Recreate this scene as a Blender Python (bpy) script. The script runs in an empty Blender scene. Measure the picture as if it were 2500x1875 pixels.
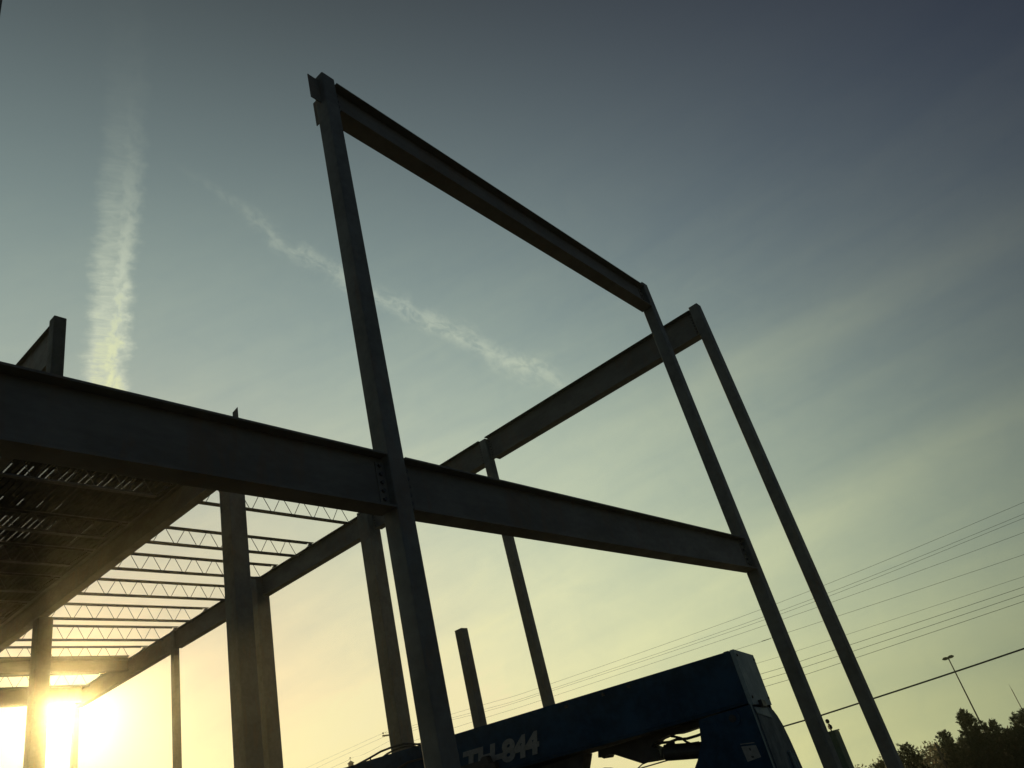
import bpy, bmesh, math, random
from mathutils import Vector, Matrix
R = math.radians
S = bpy.context.scene
COL = S.collection
random.seed(7)

# ------------------------------------------------------------------ camera
cam = bpy.data.cameras.new("camera")
cam.sensor_width = 36.0
cam.lens = 27.147
cam.clip_start = 0.05
cam.clip_end = 4000
camo = bpy.data.objects.new("camera", cam)
COL.objects.link(camo)
camo.matrix_world = Matrix(((0.637925, -0.243845, -0.730473, 0),
                            (-0.734232, -0.47869, -0.481413, 0),
                            (-0.23228, 0.843443, -0.484407, 1.6),
                            (0, 0, 0, 1)))
S.camera = camo
S.view_settings.view_transform = 'Standard'
S.view_settings.look = 'None'
S.view_settings.exposure = 0
S.view_settings.gamma = 1

SUN_EL, SUN_AZ = R(12.35), R(67.6)
SUN = Vector((math.cos(SUN_EL)*math.cos(SUN_AZ), math.cos(SUN_EL)*math.sin(SUN_AZ), math.sin(SUN_EL)))

# ------------------------------------------------------------------ node helper
class NB:
    def __init__(s, tree): s.t = tree
    def new(s, typ): return s.t.nodes.new(typ)
    def put(s, v, sock):
        if isinstance(v, (int, float)): sock.default_value = v
        elif isinstance(v, (tuple, list, Vector)):
            v = tuple(v)
            sock.default_value = v if len(v) == len(sock.default_value) else v + (1.0,)
        else: s.t.links.new(v, sock)
    def m(s, op, a, b=0.0, c=None, clamp=False):
        n = s.new('ShaderNodeMath'); n.operation = op; n.use_clamp = clamp
        s.put(a, n.inputs[0]); s.put(b, n.inputs[1])
        if c is not None: s.put(c, n.inputs[2])
        return n.outputs[0]
    def v(s, op, a, b=(0, 0, 0), sc=None):
        n = s.new('ShaderNodeVectorMath'); n.operation = op
        s.put(a, n.inputs[0]); s.put(b, n.inputs[1])
        if sc is not None: s.put(sc, n.inputs['Scale'])
        return n.outputs['Value'] if op in ('DOT_PRODUCT', 'LENGTH') else n.outputs[0]
    def xyz(s, x, y, z):
        n = s.new('ShaderNodeCombineXYZ'); s.put(x, n.inputs[0]); s.put(y, n.inputs[1]); s.put(z, n.inputs[2]); return n.outputs[0]
    def noise(s, vec, scale, detail=3, rough=.55, dist=0.0):
        n = s.new('ShaderNodeTexNoise'); s.put(vec, n.inputs['Vector']); n.inputs['Scale'].default_value = scale
        n.inputs['Detail'].default_value = detail; n.inputs['Roughness'].default_value = rough; n.inputs['Distortion'].default_value = dist
        return n.outputs['Fac']
    def ss(s, x, a, b, lo=0.0, hi=1.0):
        n = s.new('ShaderNodeMapRange'); n.interpolation_type = 'SMOOTHSTEP'
        s.put(x, n.inputs['Value']); s.put(a, n.inputs['From Min']); s.put(b, n.inputs['From Max'])
        s.put(lo, n.inputs['To Min']); s.put(hi, n.inputs['To Max']); return n.outputs[0]
    def mix(s, f, a, b):
        n = s.new('ShaderNodeMix'); n.data_type = 'RGBA'; s.put(f, n.inputs[0]); s.put(a, n.inputs[6]); s.put(b, n.inputs[7]); return n.outputs[2]

# ------------------------------------------------------------------ world: evening sky with cirrus and two old contrails
W = bpy.data.worlds.new("World"); S.world = W; W.use_nodes = True
nt = W.node_tree; nt.nodes.clear(); b = NB(nt)
out = b.new('ShaderNodeOutputWorld'); bg = b.new('ShaderNodeBackground'); nt.links.new(bg.outputs[0], out.inputs[0])
tc = b.new('ShaderNodeTexCoord'); D = b.v('NORMALIZE', tc.outputs['Generated'])
sky = b.new('ShaderNodeTexSky'); sky.sky_type = 'NISHITA'; sky.sun_disc = False
sky.sun_elevation = SUN_EL; sky.sun_rotation = R(90) - SUN_AZ; sky.dust_density = 3.0; sky.air_density = 1.0
nish = b.v('SCALE', sky.outputs[0], sc=0.05)
sep = b.new('ShaderNodeSeparateXYZ'); nt.links.new(D, sep.inputs[0])
th0 = b.m('ARCCOSINE', b.v('DOT_PRODUCT', D, SUN))
th = b.m('MINIMUM', th0, 1.32)
el0 = b.m('ARCSINE', sep.outputs[2])
el = b.m('MAXIMUM', el0, 0.0)
az = b.m('ARCTAN2', sep.outputs[1], sep.outputs[0])
# glow of a low sun in thin cloud: log-linear in angle from sun and elevation
K = [(0.016, -0.526, -1.299), (1.335, 2.178, 1.948), (-1.917, -0.64, 1.012), (-2.15, -2.38, -1.96), (-0.271, -0.752, -1.669), (-0.143, -0.816, -0.805)]
feats = [1.0, th, el, b.m('MULTIPLY', th, th), b.m('MULTIPLY', el, el), b.m('MULTIPLY', th, el)]
chan = []
for c in range(3):
    acc = K[0][c]
    for k in range(1, 6):
        acc = b.m('MULTIPLY_ADD', feats[k], K[k][c], acc)
    chan.append(b.m('EXPONENT', acc))
base = b.xyz(*chan)
deg = 57.29578
def gc(n, a):
    """great-circle coordinates in degrees: across (v) and along (u)"""
    n = Vector(n).normalized(); a = (Vector(a) - Vector(a).dot(n)*n).normalized(); c = n.cross(a)
    v = b.m('MULTIPLY', b.m('ARCSINE', b.v('DOT_PRODUCT', D, n)), deg)
    u = b.m('MULTIPLY', b.m('ARCTAN2', b.v('DOT_PRODUCT', D, c), b.v('DOT_PRODUCT', D, a)), deg)
    return u, v
def dirv(azd, eld):
    return Vector((math.cos(R(eld))*math.cos(R(azd)), math.cos(R(eld))*math.sin(R(azd)), math.sin(R(eld))))
# --- broad cirrus bands on the right, running up and away
p1, p2 = dirv(23.6, 23.7), dirv(-5.5, 24.6)
u, v = gc(p1.cross(p2), p1)
n1 = b.noise(b.xyz(b.m('MULTIPLY', u, .028), b.m('MULTIPLY', v, .16), 3.3), 1.0, 4, .5, .6)
n2 = b.noise(b.xyz(b.m('MULTIPLY', u, .06), b.m('MULTIPLY', v, .5), 9.1), 1.0, 3, .6, .3)
def band(v, c, w): # soft gaussian-like ridge
    x = b.m('DIVIDE', b.m('SUBTRACT', v, c), w)
    return b.m('EXPONENT', b.m('MULTIPLY', b.m('MULTIPLY', x, x), -1.0))
ridge = b.m('ADD', band(v, 0.0, 2.1), b.m('MULTIPLY', band(b.m('ADD', v, b.m('MULTIPLY', u, .11)), 12.6, 1.6), 1.0))
ridge = b.m('MULTIPLY', ridge, b.ss(th0, .55, .9))
cir = b.m('ADD', b.m('MULTIPLY', b.m('SUBTRACT', n1, .5), .62), b.m('MULTIPLY', b.m('SUBTRACT', n2, .5), .35))
cir = b.m('ADD', cir, b.m('MULTIPLY', ridge, .38))
n3 = b.noise(b.xyz(b.m('MULTIPLY', u, .35), b.m('MULTIPLY', v, .5), 4.4), 1.0, 6, .62, .8)
cir = b.m('ADD', cir, b.m('MULTIPLY', b.m('SUBTRACT', n3, .5), .28))
cirf = b.m('MULTIPLY', cir, b.ss(el0, .95, .45))
base = b.v('MULTIPLY', base, b.xyz(b.m('EXPONENT', b.m('MULTIPLY', cirf, .62)), b.m('EXPONENT', b.m('MULTIPLY', cirf, .48)), b.m('EXPONENT', b.m('MULTIPLY', cirf, .22))))
# --- contrail standing above the sun (two parallel, ribbed strands)
n = Vector((-math.sin(R(65.0)), math.cos(R(65.0)), 0))
v = b.m('MULTIPLY', b.m('ARCSINE', b.v('DOT_PRODUCT', D, n)), deg)
e = b.m('MULTIPLY', el0, deg)
wob = b.m('MULTIPLY', b.m('SUBTRACT', b.noise(b.xyz(b.m('MULTIPLY', v, .5), b.m('MULTIPLY', e, .9), 0.0), 1.0, 5, .68), .5), 2.0)
vw = b.m('ADD', v, wob)
front = b.m('GREATER_THAN', b.v('DOT_PRODUCT', D, dirv(65, 30)), 0.0)
ribs = b.noise(b.xyz(b.m('MULTIPLY', v, .35), b.m('MULTIPLY', e, 1.9), 5.0), 1.0, 5, .66, 1.2)
puff = b.noise(b.xyz(b.m('MULTIPLY', v, 1.1), b.m('MULTIPLY', e, .9), 2.0), 1.0, 5, .62, .4)
cx = b.ss(e, 31.0, 50.0, 0.5, -0.35)
left = b.m('MULTIPLY', b.m('MULTIPLY', b.ss(vw, b.m('ADD', cx, 1.6), b.m('ADD', cx, .5)), b.ss(vw, b.m('ADD', cx, -.9), b.m('ADD', cx, -.1))), b.ss(ribs, .30, .70, .55, 1.0))
right = b.m('MULTIPLY', b.m('MULTIPLY', b.ss(vw, b.m('ADD', cx, .35), b.m('ADD', cx, -.25)), b.ss(vw, b.m('ADD', cx, -1.55), b.m('ADD', cx, -.5))), b.ss(puff, .25, .62, .5, 1.15))
env = b.m('MULTIPLY', b.m('ADD', b.m('MULTIPLY', b.ss(e, 53.0, 36.0), .88), b.m('MULTIPLY', b.ss(e, 64.0, 45.0), .12)), b.ss(puff, .18, .55, .6, 1.0))
con1 = b.m('MULTIPLY', b.m('MULTIPLY', b.m('MULTIPLY', b.m('MAXIMUM', left, right), env), front), b.ss(e, 22.0, 30.0))
# --- thin broken contrail crossing behind the tall column
q1, q2 = dirv(56, 45.6), dirv(29.2, 27.5)
u, v = gc(q1.cross(q2), q1)
wob = b.m('MULTIPLY', b.m('SUBTRACT', b.noise(b.xyz(b.m('MULTIPLY', u, .25), b.m('MULTIPLY', v, .3), 1.0), 1.0, 5, .65), .5), 3.2)
vw = b.m('ADD', b.m('ADD', v, wob), b.m('MULTIPLY', band(u, 10.5, 8.5), -1.3))
pf = b.noise(b.xyz(b.m('MULTIPLY', u, .8), b.m('MULTIPLY', v, 1.3), 7.0), 1.0, 5, .65, .6)
wd = b.ss(u, -3.0, 12.0, .25, .72)
con2 = b.m('MULTIPLY', band(vw, 0.0, wd), b.ss(pf, .34, .64, .1, 1.1))
con2 = b.m('MULTIPLY', con2, b.m('MULTIPLY', b.ss(u, -5.0, 7.0), b.ss(u, 31.0, 24.0)))
con2 = b.m('MULTIPLY', con2, b.m('GREATER_THAN', b.v('DOT_PRODUCT', D, q1), 0.0))
con = b.m('ADD', b.m('MULTIPLY', con1, .72), b.m('MULTIPLY', con2, .34))
lit = b.v('MULTIPLY', base, (2.3, 2.0, 1.68))
base = b.mix(con, base, lit)
# behind the viewer the plain physical sky takes over
fac = b.ss(th0, R(72), R(112), 0.94, 0.0)
base = b.v('MINIMUM', base, (.88, .80, .47))
final = b.mix(fac, nish, base)
nt.links.new(final, bg.inputs['Color']); bg.inputs['Strength'].default_value = 1.0

# ------------------------------------------------------------------ sun
sl = bpy.data.lights.new("sun", 'SUN'); sl.energy = 3.0; sl.angle = R(0.5); sl.color = (1.0, .78, .42)
so = bpy.data.objects.new("sun", sl); COL.objects.link(so)
so.rotation_euler = SUN.to_track_quat('Z', 'Y').to_euler(); so.location = (30, 60, 30)

# ------------------------------------------------------------------ materials
def mat(name, col, rough=.6, metal=0.0, var=.25, scale=3.0, bump=.0, spec=.5, col2=None, stretch=(1, 1, 1), rust=0.0):
    m = bpy.data.materials.new(name); m.use_nodes = True; t = m.node_tree; nb = NB(t)
    pr = t.nodes['Principled BSDF']
    co = nb.new('ShaderNodeTexCoord').outputs['Object']
    vec = nb.v('MULTIPLY', co, stretch)
    f = nb.noise(vec, scale, 6, .62, .3)
    f2 = nb.noise(vec, scale*7.3, 4, .6)
    k = nb.m('ADD', nb.m('MULTIPLY', f, .7), nb.m('MULTIPLY', f2, .3))
    f3 = nb.ss(k, .36, .64)
    c2 = col2 or tuple(min(1, c*(1-var)) for c in col)
    c1 = tuple(min(1, c*(1+var)) for c in col) if not col2 else col
    cc = nb.mix(f3, c1, c2)
    if rust:
        rn = nb.noise(nb.v('MULTIPLY', co, (5, 5, 1.1)), 1.0, 8, .72, .4); rn2 = nb.noise(co, .8, 2, .5)
        cc = nb.mix(nb.m('MULTIPLY', nb.ss(nb.m('MULTIPLY', rn, nb.m('ADD', rn2, .5)), .53, .66), rust), cc, (.13, .085, .055))
    t.links.new(cc, pr.inputs['Base Color'])
    t.links.new(nb.m('MULTIPLY_ADD', f3, .18, rough-.08), pr.inputs['Roughness'])
    pr.inputs['Metallic'].default_value = metal
    pr.inputs['Specular IOR Level'].default_value = spec
    if bump:
        bn = nb.new('ShaderNodeBump'); bn.inputs['Strength'].default_value = bump; bn.inputs['Distance'].default_value = .01
        t.links.new(f2, bn.inputs['Height']); t.links.new(bn.outputs[0], pr.inputs['Normal'])
    return m
STEEL = mat('primed_steel', (.09, .098, .092), .66, 0, .2, 1.3, .15, .35, rust=.35)
STEEL2 = mat('primed_beam_steel', (.100, .099, .088), .7, 0, .15, .9, .15, .35, stretch=(1, 1, 2.5), rust=.35)
STEEL3 = mat('shaded_primed_steel', (.05, .052, .046), .7, 0, .2, 1.3, .15, .25)  # darker copy of the primer: shade on the left stub put into its colour
BOLT = mat('bolt_steel', (.04, .04, .04), .5, .3, .2, 9)
JOIST = mat('joist_steel', (.05, .05, .048), .6, 0, .2, 4)
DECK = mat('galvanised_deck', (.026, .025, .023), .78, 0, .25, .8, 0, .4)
BLUE = mat('blue_machine_paint', (.011, .036, .066), .62, 0, .3, 2.2, .05, .1)
GREYP = mat('grey_machine_panel', (.17, .215, .215), .65, 0, .12, 5, .05, .2)
BLACK = mat('black_rubber_and_steel', (.012, .012, .012), .55, 0, .3, 8)
WHITE = mat('faded_white_decal', (.17, .17, .155), .55, 0, .15, 30)
GROUND = mat('packed_dirt', (.13, .118, .10), .95, 0, .3, .35, .3, .2)
ROAD = mat('asphalt', (.05, .05, .05), .9, 0, .2, 2, .2)
WIRE = mat('wire_black', (.07, .07, .065), .6, 0, .1, 1)
WOOD = mat('weathered_pole_wood', (.09, .07, .05), .9, 0, .25, 6, .3, .2, stretch=(1, 1, .1))
GREENB = mat('dark_green_paint', (.03, .07, .045), .5, 0, .2, 4)
BARK = mat('bark', (.06, .045, .03), .95, 0, .3, 9, .4, .1)
LEAF = mat('juniper_leaves', (.030, .035, .016), .7, 0, .35, 2.5, 0, .2)
LEAF2 = mat('dry_autumn_leaves', (.11, .075, .03), .8, 0, .35, .4, 0, .2)
GALV = mat('galvanised_pole', (.10, .10, .10), .5, .4, .2, 5)

# ------------------------------------------------------------------ mesh helpers
def link(o, parent=None):
    COL.objects.link(o)
    if parent is not None: o.parent = parent
    return o
def empty(name, loc, label=None, cat=None, group=None, kind=None):
    o = bpy.data.objects.new(name, None); o.location = loc; o.empty_display_size = .3; COL.objects.link(o); tag(o, label, cat, group, kind); return o
def tag(o, label=None, cat=None, group=None, kind=None):
    if label: o['label'] = label
    if cat: o['category'] = cat
    if group: o['group'] = group
    if kind: o['kind'] = kind
    return o
class MB:
    """mesh builder; all coordinates are world metres, build() re-bases on the parent's location"""
    def __init__(s): s.v = []; s.f = []
    def box(s, x0, x1, y0, y1, z0, z1):
        i = len(s.v); s.v += [(x, y, z) for z in (z0, z1) for y in (y0, y1) for x in (x0, x1)]
        s.f += [tuple(i+k for k in q) for q in ((0, 2, 3, 1), (4, 5, 7, 6), (0, 1, 5, 4), (2, 6, 7, 3), (0, 4, 6, 2), (1, 3, 7, 5))]; return s
    def cyl(s, p0, p1, r, n=8, r1=None, cap=True):
        p0 = Vector(p0); p1 = Vector(p1); d = (p1-p0).normalized(); a = d.orthogonal().normalized(); c = d.cross(a); i = len(s.v)
        r1 = r if r1 is None else r1
        for p, rr in ((p0, r), (p1, r1)):
            for k in range(n):
                t = 2*math.pi*k/n; s.v.append(tuple(p + a*math.cos(t)*rr + c*math.sin(t)*rr))
        for k in range(n): s.f.append((i+k, i+(k+1) % n, i+n+(k+1) % n, i+n+k))
        if cap: s.f.append(tuple(i+k for k in range(n-1, -1, -1))); s.f.append(tuple(i+n+k for k in range(n)))
        return s
    def tube(s, pts, r, n=6):
        pts = [Vector(p) for p in pts]; i = len(s.v); a = None
        for j, p in enumerate(pts):
            d = (pts[min(j+1, len(pts)-1)] - pts[max(j-1, 0)]).normalized()
            a = d.orthogonal().normalized() if a is None else (a - a.dot(d)*d).normalized(); c = d.cross(a)
            for k in range(n):
                t = 2*math.pi*k/n; s.v.append(tuple(p + (a*math.cos(t) + c*math.sin(t))*r))
        for j in range(len(pts)-1):
            for k in range(n): s.f.append((i+j*n+k, i+j*n+(k+1) % n, i+(j+1)*n+(k+1) % n, i+(j+1)*n+k))
        s.f.append(tuple(i+k for k in range(n-1, -1, -1))); s.f.append(tuple(i+(len(pts)-1)*n+k for k in range(n)))
        return s
    def prism(s, poly, e0, e1, fn):
        """poly in a 2D plane, extruded e0..e1; fn(a, b, e) -> world"""
        i = len(s.v); n = len(poly)
        s.v += [tuple(fn(a, c, e0)) for a, c in poly] + [tuple(fn(a, c, e1)) for a, c in poly]
        s.f.append(tuple(i+k for k in range(n))); s.f.append(tuple(i+n+k for k in range(n-1, -1, -1)))
        for k in range(n): s.f.append((i+k, i+n+k, i+n+(k+1) % n, i+(k+1) % n))
        return s
    def build(s, name, m, parent=None, bevel=0.0, smooth=False):
        o = Vector(parent.location) if parent is not None else Vector((0, 0, 0))
        if parent is not None and parent.parent is not None: o += Vector(parent.parent.location)
        me = bpy.data.meshes.new(name); me.from_pydata([tuple(Vector(p)-o) for p in s.v], [], s.f)
        bm = bmesh.new(); bm.from_mesh(me); bmesh.ops.recalc_face_normals(bm, faces=bm.faces)
        if bevel: bmesh.ops.bevel(bm, geom=bm.edges[:], offset=bevel, segments=2, affect='EDGES', clamp_overlap=True)
        bm.to_mesh(me); bm.free()
        if smooth:
            for f in me.polygons: f.use_smooth = True
        me.materials.append(m)
        return link(bpy.data.objects.new(name, me), parent)

# ------------------------------------------------------------------ ground
def gz(x, y):
    d = x - 18.6 - .9*min(max(0, y-12), 45)
    t = min(1, max(0, d/34)); t = t*t*(3-2*t)
    return -8.0*t - .05*max(0, d-34)
def ground():
    xs = sorted(set([-1500, -600, -200, -80] + list(range(-40, 121, 5)) + [160, 260, 500, 900, 1500, 2500]))
    ys = sorted(set([-1500, -600, -200, -80] + list(range(-40, 121, 5)) + [160, 260, 500, 900, 1500, 2500]))
    m = MB(); nx = len(xs)
    for y in ys:
        for x in xs:
            near = 1 if abs(x) < 130 and abs(y) < 130 else 0
            m.v.append((x, y, gz(x, y) + (random.uniform(-.05, .05)*near if not (x < 30 and y < 50) else random.uniform(-.015, .015))))
    for j in range(len(ys)-1):
        for i in range(nx-1): m.f.append((j*nx+i, j*nx+i+1, (j+1)*nx+i+1, (j+1)*nx+i))
    return m
tag(ground().build('ground', GROUND), kind='structure')

# ------------------------------------------------------------------ steel columns
def rrect(h, r, n=5):
    pts = []
    for cx, cy, a0 in ((h-r, h-r, 0), (-h+r, h-r, 90), (-h+r, -h+r, 180), (h-r, -h+r, 270)):
        for k in range(n+1):
            a = R(a0 + 90*k/n); pts.append((cx+r*math.cos(a), cy+r*math.sin(a)))
    return pts
def column(x, y, h, top, label, group='square steel columns of the frame', m_=None, zb=0.0):
    o = empty('steel_column', (x, y, zb), label, 'column', group)
    m = MB(); t = .012
    po = rrect(h, .015 if h < .15 else .022); pi_ = rrect(h-t, .006 if h < .15 else .012); n = len(po)
    for z in (zb+.03, top):
        m.v += [(x+a, y+c, z) for a, c in po] + [(x+a, y+c, z) for a, c in pi_]
    for k in range(n):
        k2 = (k+1) % n
        m.f.append((k, k2, 2*n+k2, 2*n+k)); m.f.append((n+k2, n+k, 3*n+k, 3*n+k2)); m.f.append((2*n+k, 2*n+k2, 3*n+k2, 3*n+k))
    tb = m.build('tube', m_ or STEEL, o)
    for f in tb.data.polygons: f.use_smooth = abs(f.normal.z) < .5
    for ed in tb.data.edges:
        z0_, z1_ = (tb.data.vertices[i].co.z for i in ed.vertices)
        if abs(z0_-z1_) < 1e-4: ed.use_edge_sharp = True
    pw = .09 if zb == 0 else .02
    MB().box(x-h-pw, x+h+pw, y-h-pw, y+h+pw, zb, zb+.03).build('base_plate', STEEL2, o)
    if zb == 0:
        for sx in (-1, 1):
            for sy in (-1, 1):
                MB().cyl((x+sx*(h+.055), y+sy*(h+.055), .03), (x+sx*(h+.055), y+sy*(h+.055), .10), .016, 6).build('anchor_bolt', BOLT, o)
    return o
def tab(o, axis, sgn, h, z0, z1, off=0.0, ln=.11, holes=True):
    """shear tab welded to column o on face axis/sgn, with its bolts as sub-parts"""
    x, y, _ = o.location
    a0, a1 = sorted((sgn*h, sgn*(h+ln)))
    m = MB()
    if axis == 'x': m.box(x+a0, x+a1, y+off-.006, y+off+.006, z0, z1)
    else: m.box(x+off-.006, x+off+.006, y+a0, y+a1, z0, z1)
    p = m.build('shear_tab', STEEL2, o)
    if holes:
        k = max(2, int((z1-z0)/.085))
        for i in range(k):
            z = z0 + (z1-z0)*(i+.5)/k; q = sgn*(h+ln*.6)
            if axis == 'x': a, c = (x+q, y+off-.030, z), (x+q, y+off+.045, z)
            else: a, c = (x+off-.030, y+q, z), (x+off+.045, y+q, z)
            MB().cyl(a, c, .021, 6).build('bolt', BOLT, p)
    return p

cA = column(4.98, 4.92, .105, 10.67, 'tall square steel column nearest the camera, crossing in front of the beams and the blue boom')
cC = column(13.27, 4.92, .109, 10.70, 'square steel column at the far ends of the upper and lower cross beams')
cD = column(16.20, 4.92, .117, 11.31, 'rightmost square steel column, holding the near end of the roof girder')
cH = column(16.20, 12.12, .115, 11.21, 'slim square column under the roof girder, seen above and below the lower cross beam')
cE = column(16.20, 17.39, .238, 11.27, 'thick square column just left of the tallest near column, at the joist bay corner')
cG = column(16.20, 23.49, .255, 11.27, 'square column half hidden behind the thick column in the joist bay')
cK = column(16.20, 29.22, .118, 11.27, 'thin square column standing alone below the roof girder, left of the thick pair')
cL = column(16.20, 37.60, .118, 11.27, 'thin farthest column in the glow beside the low sun')
cP = column(10.10, 15.43, .217, 12.13, 'thick square column whose tip pokes above the big near girder, beside the roof deck corner')
MB().prism([(10.13, 12.0), (10.29, 12.0), (10.288, 12.50), (10.27, 12.49), (10.13, 12.30)], 15.225, 15.239, lambda a, c, e_: (a, e_, c)).build('lifting_lug', STEEL2, cP)
cQ = column(4.98, 12.97, .112, 11.86, 'stub of square steel column rising above the big near girder at the left', m_=STEEL3, zb=10.2)
cR = column(10.10, 25.96, .215, 10.505, 'thick square column under the deck edge, half burned out by the low sun')
cM = column(4.98, 19.0, .12, 9.79, 'column under the hidden end of the roof edge line at the left')
cS = column(12.80, 11.40, .104, 5.47, 'short open-topped column with no beam, standing up behind the blue boom')
cN = column(1.15, 4.92, .10, 10.85, 'near column of which only a sliver shows in the upper left corner')
cZ = column(4.98, 24.9, .10, 11.66, 'column at the far end of the left roof edge girder, behind the big near girder')

# ------------------------------------------------------------------ wide-flange beams
def beam(p0, p1, zb, zt, bw, label, name='steel_beam', cat='beam', group=None, tf=.02, tw=.012, cope=0.0, cope2=0.0, stiff=()):
    """wide-flange beam between two plan points (axis aligned); parts web, top_flange, bottom_flange"""
    o = empty(name, (p0[0], p0[1], zb), label, cat, group)
    (x0, y0), (x1, y1) = p0, p1
    alongx = abs(x1-x0) > abs(y1-y0)
    def bx(m, a0, a1, w, z0, z1):
        if alongx: return m.box(a0, a1, y0-w/2, y0+w/2, z0, z1)
        return m.box(x0-w/2, x0+w/2, a0, a1, z0, z1)
    a0, a1 = sorted((x0, x1) if alongx else (y0, y1))
    bx(MB(), a0, a1, tw, zb+tf, zt-tf).build('web', STEEL2, o)
    bx(MB(), a0+cope, a1-cope, bw, zt-tf, zt).build('top_flange', STEEL2, o)
    bx(MB(), a0+cope, a1-cope-cope2, bw, zb, zb+tf).build('bottom_flange', STEEL2, o)
    for s_ in stiff:
        bx(MB(), s_-.006, s_+.006, bw*.86, zb+tf, zt-tf).build('stiffener', STEEL2, o)
    return o
# upper and lower cross beams between the near column and the far one
beam((5.093, 4.92), (13.155, 4.92), 10.04, 10.6, .25, 'highest steel beam, slanting from the top of the tall near column to the next column', cope=.004, group='wide flange cross beams')
beam((5.093, 4.92), (13.155, 4.92), 4.375, 4.945, .22, 'lower cross beam right of the tall near column, running to the column behind the boom end', cope=.004, group='wide flange cross beams')
beam((-7.0, 4.92), (1.04, 4.92), 4.375, 4.945, .22, 'cross beam segment beyond the near corner column, running out of frame to the left', cope=.004, group='wide flange cross beams')
beam((1.26, 4.92), (4.866, 4.92), 4.375, 4.945, .22, 'big dark near girder left of the tall column, covering the roof deck behind it', cope=.004, group='wide flange cross beams')
for zz in ((10.10, 10.52), (4.44, 4.88)):
    tab(cA, 'x', 1, .105, zz[0], zz[1], -.0125); tab(cC, 'x', -1, .109, zz[0], zz[1], -.0125)
tab(cA, 'x', -1, .105, 4.44, 4.88, -.0125); tab(cN, 'x', 1, .10, 4.44, 4.88, -.0125)
# erection tabs without a beam yet at the head of the tall column
tab(cA, 'x', -1, .105, 10.15, 10.60, 0.0, .16, False); tab(cA, 'y', 1, .105, 10.02, 10.46, 0.0, .15, False)
tab(cD, 'y', 1, .117, 11.17, 11.31, 0.0, .09, False)
# roof girder line on the right (x = 16.2)
GZ0, GZ1 = 10.51, 11.24
gl = ['roof girder from the rightmost column to the slim one, crossing behind the boom end column',
      'roof girder segment behind the tall near column and lower cross beam',
      'roof girder segment carrying the nearest joists, between the two thick columns',
      'roof girder segment carrying the middle joists above the thin lone column',
      'farthest roof girder segment, fading into the sun glow']
ends = [(4.92+.122, 12.12-.12), (12.12+.12, 17.39-.243), (17.39+.243, 23.49-.26), (23.49+.26, 29.22-.123), (29.22+.123, 37.60-.123)]
for (a, c), l in zip(ends, gl):
    beam((16.2, a), (16.2, c), GZ0, GZ1, .28, l, name='roof_girder', cat='girder', cope=.006, cope2=.15, group='roof girders on the far column line')
for c_, hh, s_ in ((cD, .117, 1), (cH, .115, -1), (cH, .115, 1), (cE, .238, -1), (cE, .238, 1), (cG, .255, -1), (cG, .255, 1), (cK, .118, -1), (cK, .118, 1), (cL, .118, -1)):
    tab(c_, 'y', s_, hh, 10.62, 11.14, -.0125)
# girder under the deck edge and the left roof edge girder
beam((10.0, 15.66), (10.0, 32.5), 10.51, 11.24, .28, 'roof girder along the edge of the dark roof deck', name='roof_girder', cat='girder')
beam((4.98, 13.09), (4.98, 24.79), 10.90, 11.80, .17, 'roof edge girder slanting down from the column top at the left edge', name='roof_girder', cat='girder', cope=.02)
tab(cQ, 'y', 1, .112, 10.98, 11.7, .014)
beam((4.98, 12.83), (4.98, 24.79), 9.80, 10.195, .2, 'low transfer girder hidden behind the big near girder at the left', name='roof_girder', cat='girder')
# girders across, far rows
beam((4.98, 32.65), (16.05, 32.65), 10.75, 11.33, .25, 'far cross girder ending the joist bays, above the sun glow', name='roof_girder', cat='girder')
beam((4.98, 36.8), (16.05, 36.8), 10.60, 11.33, .25, 'farthest cross girder low at the left, next to the brightest glow', name='roof_girder', cat='girder')

# ------------------------------------------------------------------ open-web joists
def joist(y, x0, x1, label, group):
    top, bot = 11.325, 10.78
    o = empty('roof_joist', (x1, y, bot), label, 'joist', group)
    m = MB()
    for s_ in (-1, 1):
        m.box(x0, x1, y+s_*.006, y+s_*.07, top-.008, top); m.box(x0+.25, x1-.25, y+s_*.006, y+s_*.013, top-.068, top-.008)
    m.box(x0, x0+.18, y-.05, y+.05, top-.085, top-.0551); m.box(x1-.18, x1, y-.05, y+.05, top-.085, top-.0551)
    m.build('top_chord', JOIST, o)
    m = MB()
    for s_ in (-1, 1):
        m.box(x0+.34, x1-.62, y+s_*.006, y+s_*.07, bot, bot+.008); m.box(x0+.34, x1-.62, y+s_*.006, y+s_*.013, bot+.008, bot+.066)
    m.build('bottom_chord', JOIST, o)
    m = MB(); r = .0105
    m.cyl((x0+.12, y, top-.06), (x0+.68, y, bot+.03), .014, 6); m.cyl((x1-.12, y, top-.06), (x1-.68, y, bot+.03), .014, 6)
    x = x0+.68; p = .74; n = int(round((x1-x0-1.36)/p)); p = (x1-x0-1.36)/n
    for i in range(n):
        a = x+i*p
        m.cyl((a+.03, y, bot+.03), (a+p*.5-.05, y, top-.03), r, 5); m.cyl((a+p*.5+.05, y, top-.03), (a+p-.03, y, bot+.03), r, 5)
    m.build('web_bars', JOIST, o)
    return o
JY = [17.45, 20.2, 22.25, 24.4, 26.7, 28.9, 31.3, 34.9]
ordn = ['nearest', 'second nearest', 'third nearest', 'fourth nearest', 'fifth nearest', 'sixth nearest', 'seventh nearest', 'farthest']
for i, y in enumerate(JY):
    joist(y, 9.9, 16.17, f'{ordn[i]} of the open web roof joists seen against the sky', 'open web roof joists in the bare bay')
for i, y in enumerate(JY[:-1]):
    joist(y+.001, 5.02, 9.88, f'{ordn[i] if i < 6 else "farthest"} of the joists under the dark roof deck', 'open web roof joists under the deck')

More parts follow.
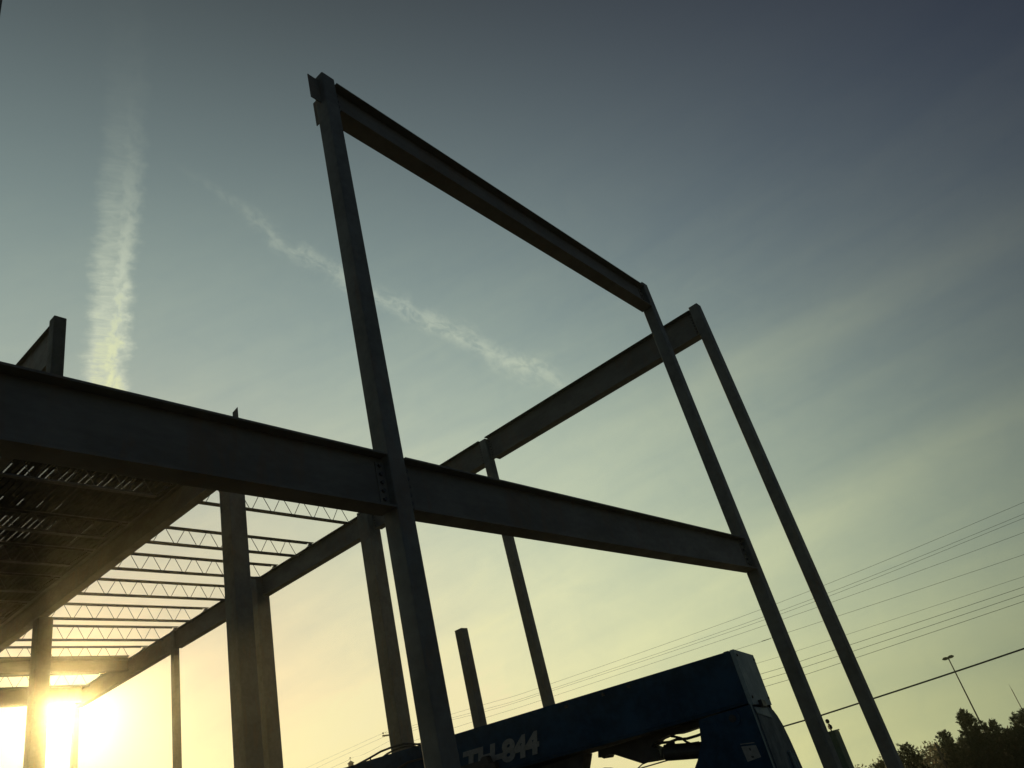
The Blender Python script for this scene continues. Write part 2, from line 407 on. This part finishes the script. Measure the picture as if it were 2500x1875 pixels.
# ------------------------------------------------------------------ corrugated roof deck
def deck():
    """ribbed sheet; hairline slits are added to stand in for dim light caught on the ribs"""
    m = MB(); x0, x1, z, th = 5.14, 10.13, 11.327, .0012; pitch = .152
    ys = [17.2, 17.85, 18.5, 19.55, 19.95, 20.6, 21.2, 21.9, 22.9, 32.4]
    def open_at(k, y):
        x = x0 + k*pitch
        if 17.8 < y < 18.5: return (5.8 < x < 8.9 and k % 3 != 1) or 9.0 < x < 9.2
        if 19.5 < y < 20.0: return 5.9 < x < 8.3 and k % 3 == 0
        if 20.5 < y < 21.2: return (6.2 < x < 8.3 and k % 4 != 3) or 9.0 < x < 9.16
        if 21.1 < y < 21.9: return (6.5 < x < 8.0 and k % 4 != 3) or 9.0 < x < 9.16
        if 21.8 < y < 22.9: return 6.7 < x < 7.7 and k % 3 != 2
        return False
    def quad(xa, za, xb, zb, ya, yb):
        i = len(m.v)
        for zz in (0, th): m.v += [(xa, ya, z+za+zz), (xb, ya, z+zb+zz), (xb, yb, z+zb+zz), (xa, yb, z+za+zz)]
        m.f += [(i, i+1, i+2, i+3), (i+7, i+6, i+5, i+4), (i, i+4, i+5, i+1), (i+3, i+2, i+6, i+7), (i, i+3, i+7, i+4), (i+1, i+5, i+6, i+2)]
    for k in range(int((x1-x0)/pitch)+1):
        x = x0 + k*pitch
        quad(x+.045, 0, x+.060, .038, ys[0], ys[-1]); quad(x+.060, .038, x+.137, .038, ys[0], ys[-1]); quad(x+.137, .038, x+pitch, 0, ys[0], ys[-1])
        for ya, yb in zip(ys[:-1], ys[1:]):
            if open_at(k, (ya+yb)/2):
                g = .0045
                for a, c in ((0, .013), (.013+g, .030), (.030+g, .045)): quad(x+a, 0, x+c, 0, ya, yb)
            else: quad(x, 0, x+.045, 0, ya, yb)
    return m
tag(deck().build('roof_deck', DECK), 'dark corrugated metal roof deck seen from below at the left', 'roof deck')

# ------------------------------------------------------------------ telehandler (s along the boom, n away from the viewer, z up)
TO = Vector((7.79, 3.42, 0)); TU = Vector((-.229, .9735, 0)); TN = Vector((.9735, .229, 0))
def T(s_, n_, z_): return TO + TU*s_ + TN*n_ + Vector((0, 0, z_))
tele = empty('telehandler', TO, 'blue telescopic handler with its boom lowered, large number on the boom side', 'telehandler')
def tpr(poly, n0, n1): return MB().prism(poly, n0, n1, lambda a, c, e_: T(a, e_, c))      # side profile
def epr(poly, s0, s1): return MB().prism(poly, s0, s1, lambda a, c, e_: T(e_, a, c))      # end profile
tilt = .017
boom = tpr([(0.03, 2.09), (0.03, 2.60), (6.3, 2.60+tilt*6.3), (6.3, 2.09+tilt*6.3), (.6, 2.09)], 0.02, 1.03).build('boom', BLUE, tele, bevel=.006)
epr([(0.02, 2.07), (0.02, 2.605), (1.05, 2.605), (1.05, 2.07)], -.012, .03).build('boom_end_cover', GREYP, boom)
tpr([(.05, 2.603), (.05, 2.610), (.10, 2.610), (.10, 2.603)], .05, .9).build('boom_top_lip', BLUE, boom)
tpr([(6.3, 2.16), (6.3, 2.62), (9.2, 2.66), (9.2, 2.24)], .12, .9).build('inner_boom', BLUE, boom)
tpr([(9.2, 2.6), (9.5, 2.5), (9.9, 1.6), (9.75, .6), (9.5, .6), (9.55, 1.6), (9.2, 2.2)], .2, .8).build('boom_head', BLUE, tele)
for nn in (.1, .8):
    MB().prism([(9.75, .6), (9.75, .68), (10.9, .52), (10.9, .48), (9.9, .48)], nn, nn+.12, lambda a, c, e_: T(a, e_, c)).build('fork', BLACK, tele)
for a_, c_ in ((.09, 2.55), (.98, 2.55), (.09, 2.14), (.98, 2.14)):
    MB().cyl(T(-.024, a_, c_), T(-.012, a_, c_), .014, 8).build('cover_bolt', BLACK, boom)
MB().tube([T(k*.25+.1, .016, 2.115+tilt*(k*.25)) for k in range(25)], .006, 5).build('weld_seam', BLUE, boom)
for a_ in (1.15, 1.45, 1.9, 3.35):
    tpr([(a_, 2.56), (a_, 2.585), (a_+.035, 2.585), (a_+.035, 2.56)], .006, .0195).build('wear_pad_plug', BLACK, boom)
# side frame uprights
side = [(0, 2.075), (0, .75), (1.35, .75), (.74, 1.68), (.695, 1.73), (.60, 1.88), (.555, 2.075)]
fr = tpr(side, -.012, .06).build('frame_side', BLUE, tele, bevel=.004)
tpr(side, .98, 1.04).build('frame_side', BLUE, tele)
MB().cyl(T(.22, -.03, 2.0), T(.22, -.012, 2.0), .075, 20).build('pivot_pin', BLUE, fr)
MB().cyl(T(.22, -.045, 2.0), T(.22, -.03, 2.0), .035, 14).build('pin_cap', BLACK, fr)
tpr([(.235, 1.745), (.095, 1.725), (.085, 1.615), (.225, 1.605)], -.0165, -.0125).build('sticker', WHITE, fr)
# small pictogram on the sticker: two blocks and a text strip
tpr([(.17, 1.715), (.155, 1.713), (.153, 1.69), (.168, 1.692)], -.0185, -.0168).build('sticker_mark', BLACK, fr)
tpr([(.175, 1.645), (.15, 1.64), (.152, 1.625), (.172, 1.628)], -.0185, -.0168).build('sticker_mark', BLACK, fr)
tpr([(.236, 1.77), (.10, 1.751), (.099, 1.743), (.235, 1.762)], -.0165, -.0125).build('sticker_strip', WHITE, fr)
tpr([(.012, 2.10), (0.0, 2.07), (-.004, .8), (.008, .8)], -.020, -.0125).build('frame_edge', GREYP, fr)
# rear hood with rounded far shoulder
hp = [(.07, .75), (.07, 2.055), (.62, 2.055), (.92, 2.05), (1.06, 2.03), (1.20, 1.97), (1.33, 1.87), (1.43, 1.72), (1.50, 1.55), (1.60, 1.25), (1.62, .75)]
hood = epr(hp, -.004, .5).build('rear_hood', BLUE, tele, bevel=.012)
epr([(.02, 2.045), (.70, 2.035), (.80, 1.935), (.06, 1.99)], -.012, -.0045).build('reflective_strip', GREYP, hood)
epr([(.31, 2.05), (.31, 2.11), (.52, 2.10), (.53, 2.04)], -.05, -.013).build('hood_latch', BLACK, hood)
epr([(1.051, 2.05), (1.051, 2.22), (1.07, 2.20), (1.085, 2.12), (1.085, 2.05)], .05, .3).build('exhaust_stack', BLACK, tele)
for k in range(2):
    pts = [T(-.02, .98+.16*k+.05*math.sin(i*.5), 1.60-.06*i-.03*k) for i in range(6)]
    MB().tube(pts, .018, 6).build('tail_light', GREYP, hood)
# lift gear hanging below the boom
tpr([(1.80, 2.088), (1.82, 2.02), (1.78, 2.01), (1.76, 1.995), (1.74, 2.015), (1.66, 2.02), (1.36, 1.85), (1.26, 1.838), (1.18, 1.83), (1.14, 1.86), (1.14, 1.93), (1.21, 1.98), (1.13, 2.02), (.98, 2.035), (.91, 2.02), (.84, 2.02), (.63, 2.03), (.61, 2.088)], .30, .60).build('lift_bracket', BLACK, tele)
MB().cyl(T(1.08, .3, 1.885), T(.60, .3, 1.80), .078, 18).build('lift_cylinder', BLACK, tele)
for pts, r in (([(1.17, 1.975), (1.09, 1.985), (1.0, 1.97), (.92, 1.975), (.81, 1.955), (.70, 1.955), (.56, 1.965)], .014),
               ([(.97, 2.02), (.92, 2.0), (.87, 1.975), (.83, 1.93), (.79, 1.90), (.70, 1.89)], .013),
               ([(1.13, 1.85), (1.10, 1.93), (1.04, 1.955), (.95, 1.95)], .009),
               ([(1.60, 1.74), (1.48, 1.79), (1.36, 1.842), (1.28, 1.85)], .006)):
    MB().tube([T(a, .3, c) for a, c in pts], r).build('hydraulic_hose', BLACK, tele)
MB().tube([T(a, .3, c) for a, c in ((1.95, 1.85), (1.86, 1.895), (1.78, 1.90), (1.70, 1.88), (1.62, 1.83))], .012).build('hydraulic_hose', BLACK, tele)
# cab on the far side, wheels and chassis
cab = tpr([(2.62, 2.1), (2.66, 1.0), (4.0, 1.0), (4.2, 1.7), (3.8, 2.42), (2.7, 2.42)], 1.07, 1.95).build('cab', BLUE, tele)
tpr([(1.93, 2.085), (2.0, 1.95), (2.15, 1.7), (2.5, 1.0), (3.3, 1.0), (3.3, 2.085)], .2, .45).build('chassis_cross_member', BLACK, tele)
tpr([(-.1, .95), (4.6, .95), (4.6, .6), (-.1, .6)], .25, 1.25).build('chassis', BLUE, tele)
def wheel(s_, n_):
    w = MB(); c0, c1 = T(s_, n_, .66), T(s_, n_+.4, .66); w.cyl(c0, c1, .66, 28)
    o = w.build('wheel', BLACK, tele, bevel=.03)
    MB().cyl(T(s_, n_-.01, .66), T(s_, n_+.05, .66), .33, 20).build('rim', GREYP, o)
    for k in range(20):
        a = 2*math.pi*k/20
        p = T(s_+.655*math.cos(a), n_+.2, .66+.655*math.sin(a)); d = TU*(-math.sin(a)) + Vector((0, 0, math.cos(a)))
    return o
for s_ in (.75, 4.1):
    for n_ in (-.25, 1.25): wheel(s_, n_)
# hoses along and over the boom
for pts, nn, r in (([(5.6, 2.55), (5.1, 2.62), (4.8, 2.665), (4.56, 2.70), (4.39, 2.73), (4.22, 2.738), (4.05, 2.73), (3.9, 2.69), (3.8, 2.66)], 0.03, .012),
                   ([(4.6, 2.62), (4.41, 2.655), (4.31, 2.685), (4.21, 2.70), (4.05, 2.70), (3.9, 2.665)], 0.04, .011),
                   ([(4.55, 2.67), (4.55, 2.70)], .03, .009),
                   ([(4.4, 2.38), (4.15, 2.49), (4.0, 2.52), (3.85, 2.515), (3.6, 2.49), (3.4, 2.40)], -.02, .010)):
    MB().tube([T(a, nn, c) for a, c in pts], r).build('hydraulic_hose', BLACK, tele)
tpr([(2.95, 2.27), (3.0, 2.30), (3.4, 2.31), (3.6, 2.36), (6.0, 2.42), (6.0, 2.10), (2.86, 2.10), (2.86, 2.25)], -.10, .015).build('hose_tray', BLACK, tele, bevel=.01)
tpr([(2.90, 2.24), (2.92, 2.33), (3.0, 2.33), (3.04, 2.25)], -.12, -.02).build('tray_bracket', BLACK, tele, bevel=.01)
# the number on the boom side
def lettering():
    cu = bpy.data.curves.new('lettering', 'FONT'); cu.body = 'TH-844'; cu.size = .335; cu.extrude = .002; cu.offset = .016; cu.shear = .22; cu.space_character = .93
    t = bpy.data.objects.new('lettering', cu); COL.objects.link(t)
    bpy.context.view_layer.update()
    me = bpy.data.meshes.new_from_object(t.evaluated_get(bpy.context.evaluated_depsgraph_get()))
    bpy.data.objects.remove(t)
    xs = [v_.co.x for v_ in me.vertices]; ys = [v_.co.y for v_ in me.vertices]
    x0, x1, y0, y1 = min(xs), max(xs), min(ys), max(ys)
    for v_ in me.vertices:
        a = 3.29 - (v_.co.x-x0)/(x1-x0)*.97; z = 2.205 + (v_.co.y-y0)/(y1-y0)*.228 + (a-2.3)*tilt
        v_.co = T(a, .011 - v_.co.z, z) - TO
    me.materials.append(WHITE); bm = bmesh.new(); bm.from_mesh(me); bmesh.ops.recalc_face_normals(bm, faces=bm.faces); bm.to_mesh(me); bm.free()
    o = bpy.data.objects.new('lettering', me); COL.objects.link(o); o.parent = boom; o.matrix_parent_inverse = Matrix(); return o
lettering()

# ------------------------------------------------------------------ green post with knobs behind the boom-end column
go = empty('equipment_mast', (18.75, 6.68, 0), 'dark green square mast topped by round knobs, half hidden behind the far cross beam column', 'mast')
MB().box(18.60, 18.94, 6.57, 6.86, 0, 1.73).build('post', GREENB, go, bevel=.01)
MB().box(18.56, 18.92, 6.55, 6.90, 1.731, 1.76).build('cap', GREENB, go)
for dx, z, r in ((.02, 1.96, .045), (.07, 1.84, .05), (.05, 1.88, .03)):
    m = MB(); n = 10
    c = Vector((18.70+dx, 6.66+dx*.2, z))
    m.cyl(c-Vector((0, 0, r)), c-Vector((0, 0, r*.5)), r*.45, n, r*.95); m.cyl(c-Vector((0, 0, r*.5)), c+Vector((0, 0, r*.5)), r*.95, n, r*.95); m.cyl(c+Vector((0, 0, r*.5)), c+Vector((0, 0, r)), r*.95, n, r*.4)
    m.cyl(c-Vector((0, 0, r*1.1)), (c.x, c.y, 1.76), .012, 6)
    m.build('knob', BLACK, go)

# ------------------------------------------------------------------ utility poles and wires
def at(az_, el_, d): return Vector((d*math.cos(R(az_)), d*math.sin(R(az_)), 1.6 + d*math.tan(R(el_))))
P1 = at(47.05, 0, 80); P1.z = gz(P1.x, P1.y)
po = empty('utility_pole', P1, 'wooden utility pole with crossarms, mostly hidden behind the thick column near the tall one', 'utility pole', 'utility poles')
MB().cyl(P1, (P1.x, P1.y, 11.9), .17, 10, .11).build('pole', WOOD, po)
a, c = at(48.25, 7.18, 80), at(46.35, 7.0, 80)
MB().tube([a, c], .085, 4).build('crossarm', WOOD, po)
a2, c2 = at(47.1, 6.30, 80), at(45.72, 6.17, 80)
MB().tube([a2, c2], .06, 4).build('crossarm', WOOD, po)
for q in (at(48.18, 7.25, 80), at(47.2, 7.2, 80), at(46.32, 7.06, 80)):
    MB().cyl(q, q+Vector((0, 0, .06)), .02, 6).cyl(q+Vector((0, 0, .06)), q+Vector((0, 0, .20)), .075, 8, .05).build('insulator', BLACK, po)
P2 = at(50.5, 0, 95); P2.z = gz(P2.x, P2.y)
po = empty('utility_pole', P2, 'distant pole top with pointed transformer can low at the end of the boom hoses', 'utility pole', 'utility poles')
zt = 1.6+95*math.tan(R(6.0))
MB().cyl(P2, (P2.x, P2.y, zt-.3), .17, 10, .14).build('pole', WOOD, po)
MB().cyl((P2.x, P2.y, zt-1.4), (P2.x, P2.y, zt), .29, 14).cyl((P2.x, P2.y, zt), (P2.x, P2.y, zt+.05), .40, 14, .36).cyl((P2.x, P2.y, zt+.05), (P2.x, P2.y, zt+.27), .36, 14, .03).build('transformer', GALV, po)
MB().cyl((P2.x, P2.y, zt+.27), (P2.x, P2.y, zt+.5), .02, 6).cyl((P2.x, P2.y, zt+.5), (P2.x, P2.y, zt+.62), .08, 8, .05).build('insulator', BLACK, po)
MB().cyl((P2.x+.3, P2.y-.35, zt-1.5), (P2.x+.3, P2.y-.35, zt-.75), .13, 10).build('switch', BLACK, po)
P3 = at(66, 0, 150); P3.z = gz(P3.x, P3.y)
XW = 55.0
def onx(azd, eld):   # wires run in the vertical plane x = 55 until the first pole
    t = math.tan(R(azd)); d = XW/math.cos(R(azd)); return Vector((XW, XW*t, 1.6 + d*math.tan(R(eld))))
def smooth(pts, k=6):
    o = []
    for i in range(len(pts)-1):
        p0, p1, p2, p3 = pts[max(i-1, 0)], pts[i], pts[i+1], pts[min(i+2, len(pts)-1)]
        for j in range(k):
            t = j/k; o.append(.5*((2*p1) + (p2-p0)*t + (2*p0-5*p1+4*p2-p3)*t*t + (3*p1-p0-3*p2+p3)*t**3))
    o.append(pts[-1]); return o
wires = [([(-8, 10.1), (3.26, 9.58), (19.64, 8.67), (37.16, 7.72), (41.11, 7.57), (47.6, 7.3)], 'topmost of the fine overhead wires'),
         ([(-8, 9.35), (3.6, 8.95), (19.64, 8.16), (37.17, 7.40), (41.12, 7.27), (47.0, 7.2)], 'second overhead wire from the top, close above the third'),
         ([(-8, 9.05), (3.72, 8.73), (19.63, 7.96), (37.16, 7.28), (41.12, 7.12), (46.3, 7.05)], 'third overhead wire from the top, close below the second'),
         ([(-8, 8.2), (4.12, 7.96), (19.62, 7.61), (37.19, 6.92), (41.14, 6.74), (46.8, 6.4)], 'fourth overhead wire from the top, lowest of the close set'),
         ([(-8, 6.7), (4.75, 6.78), (20.8, 6.71), (23.51, 6.64), (46.8, 5.8)], 'fifth overhead wire, alone between the upper and lower sets'),
         ([(-8, 5.5), (5.36, 5.63), (19.61, 5.49), (22.53, 5.46), (46.8, 5.0)], 'faint wire at the top of the lower set of overhead wires'),
         ([(-8, 5.2), (5.65, 5.08), (19.67, 4.83), (22.58, 4.77), (46.8, 4.4)], 'second wire of the lower set of overhead wires'),
         ([(-8, 4.9), (5.85, 4.70), (19.63, 4.42), (22.56, 4.40), (46.8, 4.0)], 'third wire of the lower set of overhead wires'),
         ([(-8, 4.5), (6.04, 4.33), (19.63, 3.98), (22.57, 3.97), (46.8, 3.6)], 'bottom wire of the lower set of overhead wires')]
for i, (pp, l) in enumerate(wires):
    pts = [onx(*q) for q in pp]
    if i == 0: pts += [at(48.2, 7.33, 80), at(51.9, 6.63, 97), at(58, 5.4, 130), at(66, 4.0, 160)]
    elif i == 1: pts += [at(48.15, 7.1, 81), at(51.95, 6.36, 97), at(58, 5.1, 130), at(66, 3.8, 160)]
    elif i == 2: pts += [at(49.54, 6.36, 88), at(50.5, 6.3, 95), at(53, 5.8, 105), at(66, 3.5, 160)]
    tag(MB().tube(smooth(pts), .0095 if i < 5 else (.008 if i == 5 else .0125), 5).build('overhead_wire', WIRE), l, 'overhead wire', 'overhead power wires')
def atx(azd, eld, X): d = X/math.cos(R(azd)); return at(azd, eld, d)
tag(MB().tube(smooth([atx(-12, 2.75, 30), atx(7.31, 1.9, 30), atx(19.66, 1.46, 30), atx(22.21, 1.43, 30), atx(40, 1.2, 30), atx(60, .8, 30)]), .026, 6).build('telephone_cable', WIRE),
    'thick black cable crossing low behind the two right columns', 'cable')
q0, q1 = at(12.5, -1.55, 130), at(17.5, -1.72, 130)

# ------------------------------------------------------------------ lot light, antenna, stub pole
LP = at(11.36, 0, 112); LP.z = gz(LP.x, LP.y)
lo = empty('light_pole', LP, 'tall light pole with a flat double lamp head behind the trees', 'light pole')
zt = 1.6+112*math.tan(R(2.52))
MB().cyl(LP, (LP.x, LP.y, zt), .12, 8, .07).build('pole', GALV, lo)
wdir = Vector((-math.sin(R(11.4)), math.cos(R(11.4)), 0))
for s_, dz in ((1, -.02), (-1, .02)):
    c0 = Vector((LP.x, LP.y, zt+.05)); m = MB()
    m.prism([(.02, -.02), (.02, .17), (.25, .25), (.52, .24), (.72, .12), (.72, .02), (.45, -.08), (.2, -.08)], -.28, .28, lambda a, c, e_: c0 + wdir*(a*s_*.95) + Vector((.98*e_, .2*e_, c+dz)))
    m.build('lamp_head', BLACK, lo)
MB().cyl((LP.x, LP.y, zt-.1), (LP.x, LP.y, zt+.22), .09, 8).build('bracket', GALV, lo)
AN = at(8.97, 0, 150); AN.z = gz(AN.x, AN.y)
ao = empty('antenna_mast', AN, 'very thin pale antenna mast at the right edge above the trees', 'antenna')
zt = 1.6+150*math.tan(R(.05))
MB().cyl(AN, (AN.x, AN.y, zt), .10, 6, .06).build('mast', GALV, ao)
MB().cyl((AN.x, AN.y, zt), (AN.x, AN.y, zt+.75), .03, 6, .015).build('whip', GALV, ao)
SP = at(14.17, 0, 78); SP.z = gz(SP.x, SP.y)
tag(MB().cyl(SP, (SP.x, SP.y, 1.6+78*math.tan(R(-1.6))), .09, 8).build('wooden_post', WOOD), 'short bare post sticking up beside the small left tree group', 'post')

# ------------------------------------------------------------------ trees
def tree(azd, dist, ztop, rad, label, seed, mleaf=LEAF, zb=None, cone=.55, nleaf=9000, ls=.09, name='juniper_tree', aspect=1.0):
    rg = random.Random(seed); c = at(azd, 0, dist); zb = gz(c.x, c.y)-.1
    o = empty(name, (c.x, c.y, zb), label, 'tree', 'trees beyond the lot')
    H = ztop - zb; m = MB(); tips = []
    m.tube([(c.x, c.y, zb), (c.x+.1, c.y, zb+H*.3), (c.x-.08, c.y+.05, zb+H*.6), (c.x, c.y, zb+H*.93)], .09, 7)
    m.v = m.v[:]
    nb_ = 95
    for k in range(nb_):
        t = (k+.5)/nb_; h = .10 + .86*t; a = k*2.39996 + rg.uniform(-.4, .4)
        prof = (1-h)**cone * (0.45+.55*min(1, h/.3))
        L = rad*prof*rg.uniform(.6, 1.12) + .12
        up = .35 + .75*h + rg.uniform(-.15, .2)
        p0 = Vector((c.x, c.y, zb+H*h*.94)); d = Vector((math.cos(a), math.sin(a), up)).normalized()
        p1 = p0 + d*L*.55; p2 = p0 + d*L + Vector((0, 0, .08*L)); m.tube([p0, p1, p2], .012+.010*(1-h), 4)
        nt_ = 3 + int(L*3.4)
        for j in range(nt_):
            q = .35 + .65*j/max(1, nt_-1); bp = p0.lerp(p2, q)
            sd = Vector((rg.gauss(0, 1), rg.gauss(0, 1), rg.gauss(.35, .8))).normalized()
            tips.append((bp, (sd*.75+d*.5).normalized(), rg.uniform(.18, .46)*(1.1-.35*q)))
    m.build('trunk', BARK, o)
    f = MB(); per = max(8, nleaf//len(tips))
    for bp, d, L in tips:
        for j in range(per):
            q = rg.random(); p = bp + d*L*q + Vector((rg.gauss(0, .05), rg.gauss(0, .05), rg.gauss(0, .05)))*(1.4-q)
            dd = (d + Vector((rg.gauss(0, .55), rg.gauss(0, .55), rg.gauss(.1, .5)))).normalized(); w = dd.cross(Vector((rg.gauss(0, 1), rg.gauss(0, 1), rg.gauss(0, 1)))).normalized()
            s_ = ls*rg.uniform(.6, 1.4); i = len(f.v)
            f.v += [tuple(p), tuple(p+dd*s_*.6+w*s_*.22), tuple(p+dd*s_*1.5), tuple(p+dd*s_*.6-w*s_*.22)]; f.f.append((i, i+1, i+2, i+3))
    f.build('crown', mleaf, o)
    return o
tree(12.0, 84, 1.75, 3.9, 'tallest dark tree in front of the lot light pole', 1, nleaf=46000, ls=.12, cone=.8)
tree(10.95, 87, .1, 2.9, 'dark tree shoulder just right of the lot light pole', 11, nleaf=24000, ls=.12)
tree(13.55, 82, .6, 2.9, 'feathery tree beside the short bare post', 2, nleaf=22000, ls=.12, cone=.8)
tree(12.6, 80, -.6, 3.0, 'dense dark tree filling in left of the tallest one', 12, nleaf=22000, ls=.12)
tree(9.2, 88, .05, 3.3, 'rounded dark tree at the right edge of the frame', 3, nleaf=30000, ls=.12, cone=.45)
tree(10.2, 84, -.9, 2.8, 'lower dark tree between the tallest and the right edge ones', 13, nleaf=18000, ls=.12)
tree(7.9, 90, -1.2, 3.2, 'dark tree cut off by the right edge of the frame', 14, nleaf=12000, ls=.14)
tree(15.95, 80, .1, 3.0, 'small dark tree touching the right side of the rightmost column', 4, nleaf=22000, ls=.12)
tree(14.9, 78, -2.7, 2.4, 'low dark tree between the rightmost column and the brown treeline', 15, nleaf=12000, ls=.12)
tree(17.8, 80, -.8, 2.8, 'small dark tree showing left of the rightmost column foot', 5, nleaf=20000, ls=.12)

def treeline():
    rg = random.Random(5); f = MB()
    for k in range(2600):
        azd = rg.uniform(2, 21); d = rg.uniform(150, 185); top = -2.05 + .22*math.sin(azd*2.3) + .12*math.sin(azd*7.1)
        c = at(azd, rg.uniform(-5.0, top), d)
        for j in range(26):
            p = c + Vector((rg.gauss(0, .8), rg.gauss(0, .8), rg.gauss(0, .45))); dd = Vector((rg.gauss(0, 1), rg.gauss(0, 1), rg.gauss(0, 1))).normalized(); w = dd.orthogonal().normalized()
            i = len(f.v); s_ = rg.uniform(.15, .4); f.v += [tuple(p), tuple(p+dd*s_+w*s_*.5), tuple(p+dd*s_*2), tuple(p+dd*s_-w*s_*.5)]; f.f.append((i, i+1, i+2, i+3))
    return f
tag(treeline().build('treeline', LEAF2), 'brown far-off treeline low at the right behind the dark trees', 'treeline', kind='stuff')

# ------------------------------------------------------------------ haze
hz = MB().box(-60, 230, -60, 230, -22, 14).build('haze', GROUND)
hm = bpy.data.materials.new('haze_volume'); hm.use_nodes = True; t = hm.node_tree; t.nodes.clear()
ho = t.nodes.new('ShaderNodeOutputMaterial'); pv = t.nodes.new('ShaderNodeVolumePrincipled')
pv.inputs['Color'].default_value = (1, .92, .62, 1); pv.inputs['Density'].default_value = .0007; pv.inputs['Anisotropy'].default_value = .955
t.links.new(pv.outputs[0], ho.inputs['Volume']); hz.data.materials.clear(); hz.data.materials.append(hm)
tag(hz, kind='stuff')
S.cycles.volume_bounces = 0
S.cycles.max_bounces = 6
